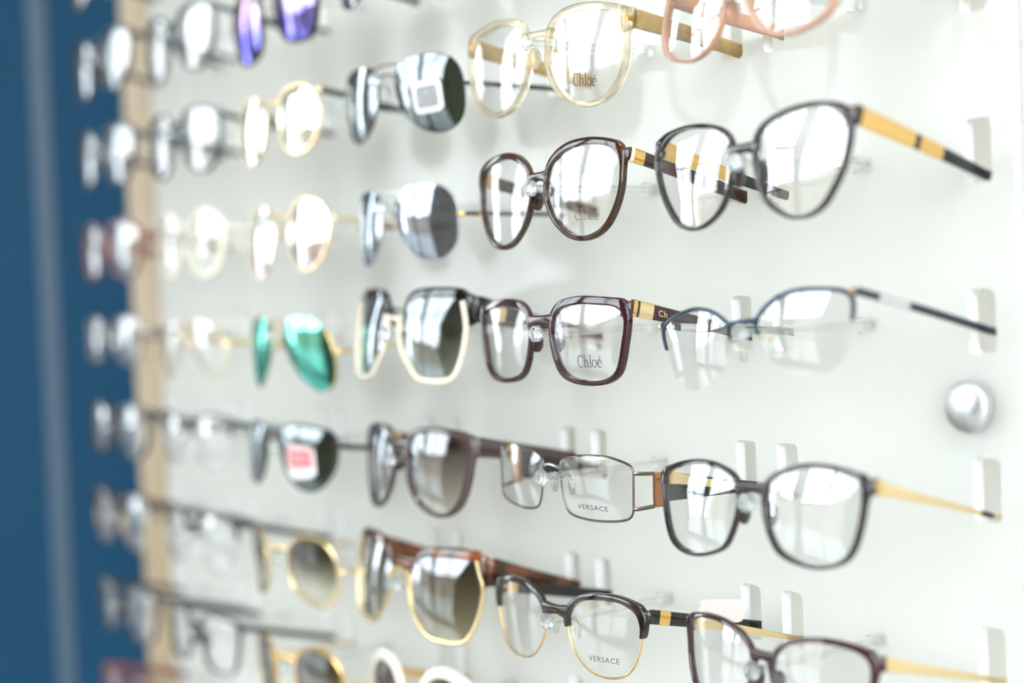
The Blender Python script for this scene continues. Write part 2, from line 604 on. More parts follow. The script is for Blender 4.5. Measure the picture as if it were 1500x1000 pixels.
def board():
    V, Fc = [], []
    cells = []
    for c in COLS:
        for s in (SL_L, SL_R):
            cells.append(c * PITCH + s)
    xb = [PX0]
    for i in range(1, len(cells)):
        xb.append((cells[i - 1] + cells[i] + SLW) / 2)
    xb.append(PX1)
    zr = [zc(r) for r in ROWS]
    zb = [zr[0] + 120] + [(zr[i] + zr[i + 1]) / 2 for i in range(len(zr) - 1)] + [zr[-1] - 120]
    hole_c = [(1, 1), (-1, 1), (-1, -1), (1, -1)]
    for i, x in enumerate(cells):
        for j, z in enumerate(zr):
            cx0, cx1, cz1, cz0 = xb[i], xb[i + 1], zb[j], zb[j + 1]
            hx0, hx1, hz0, hz1 = x, x + SLW, z + SL_BOT, z + SL_TOP
            base = len(V)
            loop = []
            corner = []
            for q, (sx, sz) in enumerate(hole_c):
                ox = hx1 - SL_RAD if sx > 0 else hx0 + SL_RAD
                oz = hz1 - SL_RAD if sz > 0 else hz0 + SL_RAD
                for k in range(5):
                    a = math.radians(90 * q + 90 * k / 4)
                    loop.append((ox + SL_RAD * math.cos(a), oz + SL_RAD * math.sin(a)))
                corner.append((cx1 if sx > 0 else cx0, cz1 if sz > 0 else cz0))
            n = len(loop)
            for yy in (0, PT):
                V += [(p[0], yy, p[1]) for p in loop] + [(p[0], yy, p[1]) for p in corner]
            for side in (0, 1):
                b = base + side * (n + 4)
                for q in range(4):
                    for k in range(4):
                        Fc.append((b + q * 5 + k, b + q * 5 + k + 1, b + n + q))
                    nq = (q + 1) % 4
                    Fc.append((b + q * 5 + 4, b + nq * 5, b + n + nq, b + n + q))
            for k in range(n):
                k2 = (k + 1) % n
                Fc.append((base + k, base + k2, base + n + 4 + k2, base + n + 4 + k))
    # outer edges
    z1, z0 = zb[0], zb[-1]
    for a, b in (((PX0, z0), (PX0, z1)), ((PX0, z1), (PX1, z1)), ((PX1, z1), (PX1, z0)), ((PX1, z0), (PX0, z0))):
        k = len(V)
        V += [(a[0], 0, a[1]), (b[0], 0, b[1]), (b[0], PT, b[1]), (a[0], PT, a[1])]
        Fc.append((k, k + 1, k + 2, k + 3))
    return V, Fc


bv, bf = board()
bo = link('board', bv, bf, WHITEAC, panel, smooth=False, recalc=False)
bo.data.materials.append(plain('white_acrylic_cut_edge', rgb(244, 245, 243), .3))
for _p in bo.data.polygons:
    if abs(_p.normal.y) < .5:
        _p.material_index = 1
_bm = bmesh.new()
_bm.from_mesh(bo.data)
bmesh.ops.remove_doubles(_bm, verts=_bm.verts, dist=1e-6)
bmesh.ops.recalc_face_normals(_bm, faces=_bm.faces)
_bm.to_mesh(bo.data)
_bm.free()

# stand-off bolts carrying the panel on the wall
CAPM = plain('brushed_cap_steel', rgb(222, 226, 228), .38, 1.0)
CAPM.node_tree.nodes['Principled BSDF'].inputs['Anisotropic'].default_value = .7
_tg = CAPM.node_tree.nodes.new('ShaderNodeTangent')
_tg.direction_type = 'RADIAL'
_tg.axis = 'Y'
CAPM.node_tree.links.new(_tg.outputs[0], CAPM.node_tree.nodes['Principled BSDF'].inputs['Tangent'])
for sx, sz in ((64, -39.5), (71, 360), (71, -400), (-876, 360), (-876, -400)):
    st = link('standoff', *lathe([(1, -9), (11.4, -9), (12.3, -8.2), (12.3, -2.5), (8, -2), (8, 44.5), (1, 44.5)], 36), CAPM, panel,
              loc=(sx * S, 0, Z0 + sz * S))
    if sz == -39.5:
        st['label'] = 'round brushed steel stand-off cap on the panel'

# a neighbouring plain white board starts a few millimetres on
nb = link('wall_panel', *box(96, 1200, 0, PT, zc(8) - 120, zc(-2) + 120), WHITEAC, smooth=False)
nb['label'] = 'plain white board beside the slotted display panel'
nb['category'] = 'panel'
for sx in (150, 1100):
    for sz in (-300, 300):
        link('standoff', *lathe([(1, 7), (9.5, 7), (9.5, 44.5), (1, 44.5)], 16), STEEL, nb, loc=(sx * S, 0, Z0 + sz * S))

# rods: one mesh set shared by all
ROD_P = None


def rod(c, r):
    global ROD_P
    if ROD_P is None:
        a = link('rod', *lathe([(.3, -ROD + 3), (2.3, -ROD + 3), (2.3, 0), (.3, 0)], 16), CLEAR, panel)
        b = link('stop_button', *lathe([(.3, -ROD - 1.2), (2.6, -ROD - 1.2), (3.0, -ROD - .6), (3.1, -ROD - .2), (4.4, -ROD - .2), (4.7, -ROD + .3),
                                        (4.7, -ROD + 2.6), (4.3, -ROD + 3.1), (.3, -ROD + 3.1)], 24), BUTTON, a)
        s = link('sleeve', *lathe([(2.35, -9), (4.0, -9), (4.2, -8.6), (4.2, 0), (2.35, 0)], 20), SLEEVE, a)
        ROD_P = (a, b, s)
        o = a
    else:
        o = ROD_P[0].copy()
        COL.objects.link(o)
        o.parent = panel
        for k in ROD_P[1:]:
            q = k.copy()
            COL.objects.link(q)
            q.parent = o
    o.location = (c * PITCH * S, 0, zc(r) * S)

# lens outlines (x, z in mm from the rod axis) and placement: front depth, wrap, tilt, offset, roll
SH = {
 'C1': ((-85.761, 0.808, -0.011, 0.002, -2.317), [(11.5, -2.2), (12.4, 3.0), (15.8, 8.7), (22.9, 12.3), (32.1, 13.8), (42.1, 13.9), (51.8, 12.7), (60.2, 10.5), (66.3, 7.2), (69.3, 3.3), (70.3, -1.8), (70.2, -7.5), (69.7, -13.2), (68.1, -18.8), (64.9, -25.0), (59.5, -30.4), (52.1, -34.1), (43.4, -35.5), (34.5, -34.6), (25.5, -31.3), (18.7, -26.2), (14.1, -19.8), (11.6, -12.8), (10.8, -7.4)]),
 'C2': ((-88.739, 1.553, -0.042, -0.357, 1.272), [(8.2, 1.6), (9.0, 6.8), (12.1, 11.9), (18.6, 16.5), (26.5, 19.3), (35.2, 20.2), (44.5, 20.0), (53.5, 18.4), (59.2, 15.9), (62.9, 12.2), (64.5, 7.6), (64.5, 1.8), (63.9, -4.0), (61.8, -11.1), (57.7, -18.8), (52.1, -24.9), (45.0, -28.4), (36.7, -29.5), (28.3, -27.9), (20.7, -23.5), (14.1, -17.3), (10.2, -10.9), (8.3, -4.6)]),
 'C3': ((-91.071, 1.591, -0.005, -0.081, 0.126), [(10.8, -0.7), (11.1, 5.4), (13.1, 9.9), (17.9, 13.3), (24.8, 15.0), (34.6, 15.9), (43.9, 15.4), (53.7, 14.7), (60.3, 13.5), (64.4, 10.5), (65.8, 6.1), (65.2, 0.2), (63.7, -6.3), (61.9, -13.6), (59.2, -20.3), (53.7, -24.4), (45.7, -26.1), (36.5, -26.2), (26.9, -25.0), (19.3, -21.7), (15.1, -16.0), (12.7, -9.2)]),
 'C4': ((-86.883, 2.345, 0.008, -0.074, -1.637), [(7.8, 5.5), (8.9, 9.4), (14.8, 12.3), (24.7, 14.0), (36.0, 14.8), (45.6, 14.6), (53.7, 13.0), (59.3, 11.1), (61.3, 8.3), (61.3, 0.9), (61.1, -7.3), (60.7, -14.1), (58.1, -18.0), (51.9, -19.9), (42.6, -21.0), (31.7, -21.4), (21.2, -20.6), (14.6, -18.7), (11.4, -14.4), (9.4, -7.6), (8.2, -0.7)]),
 'C5': ((-88.423, 1.707, -0.02, 0.193, 0.422), [(10.4, -0.1), (11.3, 5.1), (14.7, 9.7), (21.1, 13.4), (30.8, 15.8), (41.1, 16.5), (50.9, 16.3), (59.1, 13.9), (64.1, 10.3), (66.4, 4.9), (66.2, -1.6), (64.4, -9.1), (61.1, -16.8), (55.7, -22.9), (48.1, -26.1), (39.2, -27.2), (30.1, -26.1), (22.0, -22.2), (16.1, -16.3), (12.0, -9.3)]),
 'B1': ((-85.196, 2.213, 0.056, -0.075, -1.184), [(10.9, 1.7), (16.0, 8.7), (24.4, 11.6), (35.1, 12.7), (46.0, 12.5), (55.2, 11.3), (62.8, 8.4), (67.6, 3.9), (70.4, -1.8), (71.4, -8.5), (71.5, -15.9), (70.2, -23.8), (66.5, -30.2), (60.0, -34.4), (51.6, -36.1), (42.2, -35.4), (32.6, -32.2), (23.7, -26.6), (16.8, -19.8), (12.1, -11.7), (10.5, -4.6)]),
 'B2': ((-86.791, 3.521, -0.007, -0.015, 0.796), [(8.4, 0.8), (11.2, 6.9), (16.6, 10.7), (25.2, 12.3), (34.9, 12.5), (43.8, 11.5), (50.3, 9.1), (55.7, 4.5), (59.2, -1.2), (60.3, -8.1), (60.1, -17.0), (58.8, -25.0), (54.0, -31.6), (46.4, -35.2), (36.8, -36.0), (28.6, -33.5), (21.1, -28.1), (14.2, -20.7), (9.8, -11.9), (8.0, -4.8)]),
 'B3': ((-86.868, 3.036, -0.11, 0.138, -0.882), [(7.6, 4.3), (8.6, 8.6), (12.2, 16.3), (16.2, 21.2), (23.6, 23.2), (37.5, 23.7), (50.0, 23.6), (59.2, 22.4), (62.8, 13.2), (64.6, 5.0), (64.7, -0.4), (63.4, -11.2), (59.4, -23.4), (54.7, -27.6), (44.5, -29.0), (29.2, -27.4), (20.3, -19.3), (12.8, -11.1), (8.3, -2.0)]),
 'B4': ((-86.593, 3.481, -0.059, -0.114, -0.07), [(10.3, 4.0), (11.9, 11.8), (17.4, 16.3), (26.7, 17.7), (36.3, 18.0), (45.1, 16.9), (52.6, 15.3), (57.4, 12.7), (60.1, 9.3), (60.2, 2.5), (59.2, -5.0), (57.7, -12.6), (55.3, -20.2), (51.2, -27.3), (45.3, -31.8), (38.3, -32.9), (30.0, -31.3), (22.0, -26.9), (15.6, -19.7), (11.7, -11.4), (9.9, -3.1)]),
 'B5': ((-89.278, 2.515, -0.102, -0.215, -1.059), [(10.8, 4.8), (11.6, 9.6), (18.0, 17.9), (27.4, 21.7), (38.7, 22.6), (49.2, 23.3), (60.0, 23.1), (67.5, 22.7), (71.0, 13.9), (74.2, 5.9), (74.3, -1.0), (72.7, -10.2), (68.7, -20.5), (63.5, -27.3), (56.0, -29.8), (45.9, -30.3), (33.8, -28.9), (25.3, -23.9), (17.2, -15.6), (12.5, -6.1)]),
 'D1': ((-89.843, 1.62, -0.078, 0.08, 2.452), [(8.9, -6.1), (11.0, -11.7), (14.3, -17.0), (18.5, -21.0), (22.5, -23.4), (29.0, -25.3), (36.0, -25.7), (44.4, -24.2), (51.1, -21.8), (54.7, -18.8), (56.2, -16.0), (57.1, -9.9), (55.9, -2.2), (50.2, 4.0), (39.9, 7.6), (26.5, 10.1), (15.6, 10.0), (9.5, 6.2), (8.1, -0.0)]),
 'D2': ((-88.683, 0.542, -0.06, 0.131, 1.157), [(8.9, 6.1), (9.4, 10.7), (13.1, 14.9), (19.5, 18.0), (27.7, 20.0), (36.8, 21.0), (46.6, 20.8), (54.3, 19.0), (59.9, 15.3), (63.6, 10.8), (64.5, 6.2), (63.1, -1.0), (60.3, -8.7), (55.0, -17.1), (49.1, -24.0), (42.2, -27.5), (34.3, -28.4), (26.2, -26.2), (18.1, -21.3), (12.9, -14.6), (9.9, -6.5), (8.6, 0.7)]),
 'D3': ((-87.322, 1.6, -0.002, -7.594, 6.397), [(9.7, 3.8), (15.9, 9.4), (23.7, 13.1), (33.0, 15.0), (42.5, 14.8), (52.3, 13.4), (60.0, 11.9), (64.7, 9.0), (65.4, 4.4), (63.9, -3.0), (61.0, -11.6), (57.3, -18.8), (51.4, -23.1), (43.9, -25.0), (34.6, -24.4), (25.4, -21.6), (17.2, -16.0), (12.0, -9.2), (9.8, -2.6)]),
 'D4': ((-91.695, 0.873, -0.11, 0.67, 2.148), [(9.6, 2.5), (10.5, 8.0), (15.1, 12.0), (23.3, 14.9), (32.2, 16.7), (42.9, 17.0), (52.3, 15.7), (60.5, 13.3), (65.4, 10.8), (66.8, 6.9), (66.5, 1.0), (65.3, -6.3), (62.7, -15.2), (59.2, -21.3), (53.7, -25.0), (45.4, -27.0), (35.9, -26.9), (26.0, -24.9), (18.9, -21.6), (14.1, -15.0), (10.9, -7.4), (9.7, -2.1)]),
 'D5': ((-87.188, 2.361, -0.057, -0.166, -0.253), [(6.7, 2.4), (8.7, 7.4), (13.8, 12.1), (21.6, 15.3), (31.0, 17.0), (39.9, 17.4), (47.6, 16.9), (54.2, 15.4), (59.0, 13.0), (61.1, 8.8), (60.8, 1.3), (59.3, -7.9), (55.4, -17.6), (49.7, -23.0), (41.2, -26.0), (30.5, -26.3), (21.0, -23.4), (14.1, -16.8), (8.9, -6.7)]),
 'P0': ((-85.137, 1.224, 0.05, 0.219, 4.011), [(13.3, -4.4), (13.3, -16.3), (16.7, -26.6), (22.2, -34.1), (31.7, -37.4), (42.7, -38.2), (52.4, -36.8), (58.0, -30.3), (61.0, -23.3), (62.8, -16.1), (62.4, -6.7), (55.1, 1.2), (42.5, 5.0), (28.3, 6.2), (16.7, 2.7)]),
 'P1': ((-82.96, 1.406, -0.037, 0.075, 1.506), [(12.9, 1.8), (17.5, 8.6), (26.1, 12.9), (39.3, 13.1), (49.2, 10.5), (57.2, 4.2), (60.9, -4.9), (60.9, -14.3), (58.7, -22.7), (51.7, -29.8), (41.5, -34.4), (31.2, -34.3), (20.7, -29.7), (14.4, -20.7), (11.6, -9.2)]),
 'P2': ((-79.245, 1.468, -0.082, 0.298, 2.54), [(12.4, -4.6), (16.6, 6.1), (23.4, 12.8), (32.8, 14.4), (44.2, 12.3), (55.0, 7.1), (60.8, -0.8), (61.8, -9.7), (59.4, -20.3), (53.4, -29.9), (43.6, -36.4), (34.8, -37.9), (25.8, -34.9), (17.9, -26.8), (13.1, -15.9)]),
 'P3': ((-86.197, 2.751, 0.03, 0.048, -0.296), [(10.1, 2.2), (16.5, 9.7), (29.4, 12.2), (41.7, 10.9), (52.5, 5.6), (58.5, -2.4), (63.0, -14.1), (63.2, -25.0), (60.7, -34.5), (54.3, -39.7), (46.1, -40.9), (37.1, -37.0), (25.5, -29.0), (15.7, -18.0), (10.2, -8.3)]),
 'P4': ((-93.349, 3.27, -0.021, -0.132, 0.014), [(11.5, 9.6), (15.7, 14.2), (28.1, 16.1), (41.1, 15.7), (53.6, 13.8), (63.2, 11.4), (67.3, 6.0), (67.9, -2.6), (65.9, -12.8), (59.5, -22.4), (49.0, -29.4), (39.0, -30.3), (28.3, -27.5), (19.2, -20.6), (13.4, -10.5), (11.1, -0.9)]),
 'P5': ((-94.617, 3.484, 0.053, -0.331, 0.615), [(17.0, 3.1), (20.6, 10.2), (30.8, 16.1), (41.4, 17.5), (51.6, 15.1), (59.0, 9.6), (63.9, 1.1), (64.3, -9.9), (62.1, -20.4), (56.8, -28.1), (48.0, -32.5), (38.4, -31.8), (29.6, -27.3), (20.3, -20.7), (16.1, -9.8)]),
}

# ------------------------------------------------------------------ spectacles
def spectacles(c, r, q, out, label, cat='glasses', front='plastic', fm=BLACK, wt=3.6, wb=2.4, wn=2.6, wo=3.0, D=4.2,
               wire=.75, wm=GOLD, lens=L_CLEAR, zb=None, hb=2.6, bridge2=None, zh=None, he=3.4, em=None, tm=None, h0=4.0, h1=2.6, tt=1.5,
               bands=(), pads='plastic', text=None, sticker=None, zs=-8.0, brow=(.0, 1.0), link_temple=False, hm=GOLD, tip=None,
               ttext=None, bm=None, flare=2.2, hp=.8):
    yf, k, t, x0, roll = q
    k *= 1e-3
    surf = lambda x, z: k * x * x + .0006 * z * z - t * z
    e = bpy.data.objects.new('sunglasses' if cat == 'sunglasses' else 'eyeglasses', None)
    COL.objects.link(e)
    e.location = ((c * PITCH + x0) * S, yf * S, zc(r) * S)
    e.rotation_euler = (0, -math.radians(roll), 0)
    e['label'] = label
    e['category'] = cat
    e['group'] = 'glasses hung on the rods of the white panel'
    ca, sa = math.cos(math.radians(-roll)), math.sin(math.radians(-roll))

    def tolocal(x, y, z):         # column-relative millimetres to local
        x, y = x - x0, y - yf
        return (ca * x - sa * z, y, sa * x + ca * z)
    # outline, counter-clockwise seen from the front
    o2 = catmull(out, 72)
    ar = sum(o2[i - 1][0] * o2[i][1] - o2[i][0] * o2[i - 1][1] for i in range(72))
    if ar < 0:
        o2.reverse()
    nr = []
    for i in range(72):
        dx, dz = o2[(i + 1) % 72][0] - o2[i - 1][0], o2[(i + 1) % 72][1] - o2[i - 1][1]
        l = math.hypot(dx, dz)
        nr.append((dz / l, -dx / l))
    xmin = min(p[0] for p in o2)
    xmax = max(p[0] for p in o2)
    ztop = max(p[1] for p in o2)
    zbot = min(p[1] for p in o2)
    cx, cz = (xmin + xmax) / 2, (ztop + zbot) / 2
    if zb is None:
        zb = 6.0
    if zh is None:
        zh = ztop - 7

    def x_at(z, outer):
        best = [p[0] for p in o2 if abs(p[1] - z) < 2.5]
        if not best:
            return xmax if outer else xmin
        return max(best) if outer else min(best)

    def wid(n):
        nx, nz = n
        return (wt if nz > 0 else wb) * nz * nz + (wo if nx > 0 else wn) * nx * nx

    def flr(i):                  # the rim swells smoothly towards the hinge
        if nr[i][0] <= .15:
            return 0.
        return flare * min(1, (nr[i][0] - .15) * 2.2) * math.exp(-((o2[i][1] - zh - 1.0) / 5.5) ** 2)

    def rim_rings(idx, wf, D_, s0=0.0):
        rings = []
        for i in idx:
            (x, z), (nx, nz) = o2[i % 72], nr[i % 72]
            w = wf(i % 72)
            b = min(.9, w * .35)
            sec = [(s0 + .3, 0), (w - b, 0), (w - .3 * b, .3 * b), (w, b), (w, D_ - b), (w - b, D_), (s0 + .3, D_), (s0, D_ - .3), (s0, .3)]
            rings.append([(x + s * nx, surf(x + s * nx, z + s * nz) + d, z + s * nz) for s, d in sec])
        return rings

    def wire_path(off=0., dy=1.0, idx=None):
        return [(o2[i % 72][0] + nr[i % 72][0] * off, surf(*o2[i % 72]) + dy, o2[i % 72][1] + nr[i % 72][1] * off)
                for i in (idx if idx is not None else range(72))]
    # angular span of the brow (upper part of outline), from nasal to temporal
    top_idx = [i for i in range(72) if o2[i][1] > zb - brow[0] * 0 - (8 if front in ('brow',) else 2)]
    # make it one contiguous run
    run = []
    if top_idx:
        st_ = next((i for i in top_idx if (i - 1) % 72 not in top_idx), top_idx[0])
        j = st_
        while j % 72 in top_idx and len(run) < 72:
            run.append(j)
            j += 1
    parts = []
    ly = D * .36
    if front == 'plastic':
        rim = loft(rim_rings(range(72), lambda i: wid(nr[i]) + flr(i), D), closed=True)
        parts += [rim, mirror(rim)]
    elif front == 'brow':
        m = len(run)
        def wf(i):
            f = run.index(i if i in run else i + 72) / (m - 1)
            return wid(nr[i]) * (.35 + .65 * math.sin(math.pi * min(1, max(0, f))) ** .35) + flr(i) * (D > 2.5)
        rim = loft(rim_rings(run, wf, D, -.6))
        parts += [rim, mirror(rim)]
        ly = D * .4
    elif front == 'combo':
        m = len(run)
        def wf(i):
            f = run.index(i if i in run else i + 72) / (m - 1)
            return max(.8, wid(nr[i]) * math.sin(math.pi * f) ** .3)
        rim = loft(rim_rings(run, wf, D, -1.2))
        parts += [rim, mirror(rim)]
        ly = .4
    else:
        ly = .3
    # bridge
    xn = x_at(zb, False)
    if front in ('plastic', 'brow', 'combo'):
        pth, hh_, hw_ = [], [], []
        for i in range(13):
            f = -1 + i / 6
            x = f * (xn + .6)
            pth.append((x, surf(x, zb) + D / 2 - .2, zb + 1.2 * (1 - f * f) - .6))
            hh_.append(hb * (1 + .9 * f * f))
            hw_.append(D / 2 * .92)
        parts.append(sweep(pth, hw_, hh_))
    xo = x_at(zh, True)
    if front in ('plastic', 'brow', 'combo'):
        wO = wo
        ys = surf(xo + wO, zh)
        xt = xo + wO + 1.5
        yh = ys + D + 1.0
        pth = [(xo + .2, ys + D / 2 - .4, zh), (xo + wO * .6, ys + D / 2, zh), (xt - .6, ys + D / 2 + .6, zh), (xt, ys + D / 2 + 1.8, zh), (xt, yh, zh)]
        ep = sweep(pth, [D / 2 * .9, D / 2 * .95, D / 2 * .9, 1.9, tt + .1], [he * 1.25, he * 1.15, he, he, h0 * 1.0])
        parts += [ep, mirror(ep)]
    else:
        ys = surf(xo, zh)
        xt = xo + 3.2
        yh = ys + 5
    if parts:
        link('frame_front', *merge(*parts), fm, e)
    # metal rims, bars and end pieces
    if front == 'wire':
        rimw = sweep(wire_path(), wire * 1.1, wire, (0, 1, 0), 8, 1.0, True)
        for p in (rimw, mirror(rimw)):
            link('rim', *p, wm, e)
        xb_ = x_at(zb, False)
        br = [(-xb_ + (2 * xb_) * i / 10, surf(xb_, zb) + 1.2 - 1.6 * math.sin(math.pi * i / 10), zb + 1.6 * math.sin(math.pi * i / 10)) for i in range(11)]
        link('bridge', *sweep(br, wire * 1.1, wire * 1.3, seg=8, power=1), bm or wm, e)
        if bridge2 is not None:
            xb2 = x_at(bridge2, False)
            br = [(-xb2 + (2 * xb2) * i / 10, surf(xb2, bridge2) + 1., bridge2 + 1.0 * math.sin(math.pi * i / 10)) for i in range(11)]
            link('brow_bar', *sweep(br, wire, wire, seg=8, power=1), wm, e)
        if not link_temple:
            ep = sweep([(xo, ys + .8, zh), (xo + 2.2, ys + 1.2, zh), (xt, ys + 2.6, zh), (xt, yh + .5, zh)], .9, [1.0, 1.3, 1.5, 1.5], seg=8)
            for p in (ep, mirror(ep)):
                link('end_piece', *p, em or wm, e)
    elif front in ('brow', 'combo') and wm:
        if front == 'brow':
            low = [i for i in range(72) if (i not in run) and (i + 72 not in run)]
            st_ = next((i for i in low if (i - 1) % 72 not in low), low[0])
            idx = [st_ - 2 + j for j in range(len(low) + 4)]
            wp = wire_path(.1, ly + .4, idx)
            rimw = sweep(wp, wire, wire, (0, 1, 0), 8, 1.0)
        else:
            # wire runs from the nose under the lens and up the outer side, across the dark brow
            i0 = min(range(72), key=lambda i: math.hypot(o2[i][0] - x_at(zb, False), o2[i][1] - zb + 2))
            i1 = min(range(72), key=lambda i: math.hypot(o2[i][0] - xmax, o2[i][1] - ztop))
            idx = [i0 + j for j in range((i1 - i0) % 72 + 1)]
            rimw = sweep(wire_path(wire * .7, -.3, idx), wire * 1.5, wire * 1.2, (0, 1, 0), 8, .8)
        for p in (rimw, mirror(rimw)):
            link('rim_wire', *p, wm, e)
        if front == 'combo':
            ar_ = []
            for i in range(13):
                f = -1 + i / 6
                x = f * (xn + 1.0)
                ar_.append((x, surf(x, 0) + 0.6, zb - hb - 9 * abs(f) ** 2.6 + .3))
            link('bridge_wire', *sweep(ar_, 1.5, 1.5, (0, 1, 0), 8, .8), wm, e)
    # lenses
    grow = .7 if front == 'plastic' else (-.1 if front == 'brow' else .1)
    lens_o = []
    fr_ = [1.0, .8, .6, .4, .2]
    bul = 2.0 if cat == 'sunglasses' else 1.4

    def lens_y(x, z, rho):
        return surf(x, z) + ly - bul * (1 - rho * rho)
    LV, LF = [], []
    th = 1.5
    for side in (0, 1):
        for f in fr_:
            for i in range(72):
                x = cx + (o2[i][0] + nr[i][0] * grow - cx) * f
                z = cz + (o2[i][1] + nr[i][1] * grow - cz) * f
                LV.append((x, lens_y(x, z, f) + side * th, z))
        LV.append((cx, lens_y(cx, cz, 0) + side * th, cz))
    ns = 72 * 5 + 1
    for side in (0, 1):
        b = side * ns
        for j in range(4):
            for i in range(72):
                i2 = (i + 1) % 72
                LF.append((b + j * 72 + i, b + j * 72 + i2, b + (j + 1) * 72 + i2, b + (j + 1) * 72 + i))
        for i in range(72):
            LF.append((b + 4 * 72 + i, b + 4 * 72 + (i + 1) % 72, b + 360))
    for i in range(72):
        i2 = (i + 1) % 72
        LF.append((i, i2, ns + i2, ns + i))
    lr = link('lens', LV, LF, lens, e)
    link('lens', *mirror((LV, LF)), lens, e)

    def on_lens(u, v):
        # rho: radial fraction towards the outline
        ang = math.atan2(v - cz, u - cx)
        best = min(range(72), key=lambda i: abs(math.remainder(math.atan2(o2[i][1] - cz, o2[i][0] - cx) - ang, 2 * math.pi)))
        R_ = math.hypot(o2[best][0] - cx, o2[best][1] - cz)
        rho = min(1, math.hypot(u - cx, v - cz) / R_)
        return (u, lens_y(u, v, rho) - .12, v)
    if text:
        word, ax, az, bx, bz, ht, ink = text
        wv, wf_ = word
        wd = math.hypot(bx - ax, bz - az)
        ux, uz = (bx - ax) / wd, (bz - az) / wd
        sy = ht / max(v[1] for v in wv)
        P3 = [on_lens(ax + v[0] * wd * ux - v[1] * sy * uz, az + v[0] * wd * uz + v[1] * sy * ux) for v in wv]
        t_ = link('lens_print', P3, wf_, ink, lr, smooth=False)
    if sticker:
        sticker(lr, on_lens)
    # temples
    tips = {}
    for sd in (1, -1):
        xs = 70.5 if sd > 0 else -62.6
        a = (sd * xt, yh - .6, zh)
        p1 = tolocal(xs, 2.0, zs)
        p2 = tolocal(xs, 12.0, zs - 2)
        p3 = tolocal(xs, 26.0, zs - 14)
        p4 = tolocal(xs, 33.0, zs - 27)
        def pt(s, a=a, p1=p1, sd=sd):
            bow = math.sin(math.pi * s) * 1.2 * sd
            return (a[0] + (p1[0] - a[0]) * s + bow, a[1] + (p1[1] - a[1]) * s, a[2] + (p1[2] - a[2]) * s)
        hh_at = lambda s: h0 + (h1 - h0) * s ** hp
        s0 = .17 if link_temple else 0.
        path = [pt(s0 + (1 - s0) * i / 9) for i in range(10)] + [p2, p3, p4]
        hts = [hh_at(s0 + (1 - s0) * i / 9) for i in range(10)] + [h1, h1 * 1.05, h1 * .6]
        T_ = link('temple', *sweep(path, [tt] * 12 + [tt * .6], hts), tm or fm, e)
        for (b0, b1, bmat) in bands:
            pth = [pt(b0 + (b1 - b0) * i / 4) for i in range(5)]
            link('temple_band', *sweep(pth, tt + .25, [hh_at(b0 + (b1 - b0) * i / 4) + .25 for i in range(5)]), bmat, T_)
        if link_temple:
            # open rectangular metal link between rim and broad temple
            zu, zl = 6.8, -12.6
            for zz in (zu, zl):
                xr = x_at(zz, True)
                bar = sweep([(sd * (xr - .2), surf(xr, zz) + 1, zz), (sd * (xr + 1.2), surf(xr, zz) + 3, zz), tuple(pt(.10)[:2]) + (zz * .92,)], .8, 1.1, seg=8)
                link('link_bar', *bar, wm, e)
            pa = [pt(.10), pt(.14), pt(.18)]
            link('link_plate', *sweep([(p[0], p[1], (zu + zl) * .46) for p in pa], 1.2, (zu - zl) * .5), ROSEGOLD, T_)
            for zz in range(7):
                pb = pt(.195)
                link('crystal', *ball((pb[0] + sd * 1.6, pb[1], -9.6 + zz * 2.3), .7, .8, .8, 8, 6), STEEL, T_)
        else:
            link('hinge', *sweep([(sd * (xt - tt - .3), yh - 3.5, zh), (sd * (xt - tt - .3), yh + 2.5, zh)], .8, min(1.6, h0 * .5), seg=8), hm, e)
        if ttext and sd == ttext[1]:
            body, _, s_, hgt, ink, face = ttext
            wv, wf_ = font_word(body)
            A, B = pt(s_), pt(s_ + .1)
            dl = math.dist(A, B)
            d = [(B[i] - A[i]) / dl for i in range(3)]
            sc_ = hgt / max(v[1] for v in wv)
            P3 = [(A[0] + d[0] * v[0] * sc_ + face * (tt + .12), A[1] + d[1] * v[0] * sc_ , A[2] + d[2] * v[0] * sc_ + (v[1] * sc_ - hgt / 2)) for v in wv]
            link('temple_print', P3, wf_, ink, T_, smooth=False)
        tips[sd] = pt
    # nose pads
    if pads == 'wire':
        zn = zb - (12 if x0 < -3 else 9)
        for sd in (1, -1):
            xr = x_at(zn + 2, False)
            y0_ = surf(xr, zn) + 1
            arm = [(sd * xr, y0_, zn + 3), (sd * (xr - 1.2), y0_ + 4, zn + 5), (sd * (xr - .3), y0_ + 7, zn + 4), (sd * (xr + .6), y0_ + 7.5, zn + 1)]
            pd = link('nose_pad', *ball((sd * (xr - .2), y0_ + 8.2, zn - 1), 1.6, 2.6, 6.2), PADS, e)
            link('pad_arm', *sweep(catmull(arm, 10, False), .45, .45, seg=6, power=1), wm or GOLD, pd)
    elif pads == 'plastic':
        zn = zb - 12
        for sd in (1, -1):
            xr = x_at(zn, False)
            w_ = xr - wn * .4
            link('nose_pad', *ball((sd * w_, surf(xr, zn) + D + 1.6, zn), 1.9, 4.6, 6.4), fm, e)
    rod(c, r)
    return e
Q = lambda n: SH[n][0]
O = lambda n: SH[n][1]
STD = (-87.0, 1.6, -.02, 0.0, 0.0)


def scaled(n, sx=1., sz=1., dz=0., up=1.):
    return [(x0 + (x - x0) * sx, (z * (up if z > 0 else 1)) * sz + dz) for x, z in O(n) for x0 in (10,)]


def circle(cx, cz, rx, rz, p=1.0):
    return [(cx + rx * math.copysign(abs(math.cos(a)) ** p, math.cos(a)), cz + rz * math.copysign(abs(math.sin(a)) ** p, math.sin(a)))
            for a in [2 * math.pi * i / 20 for i in range(20)]]


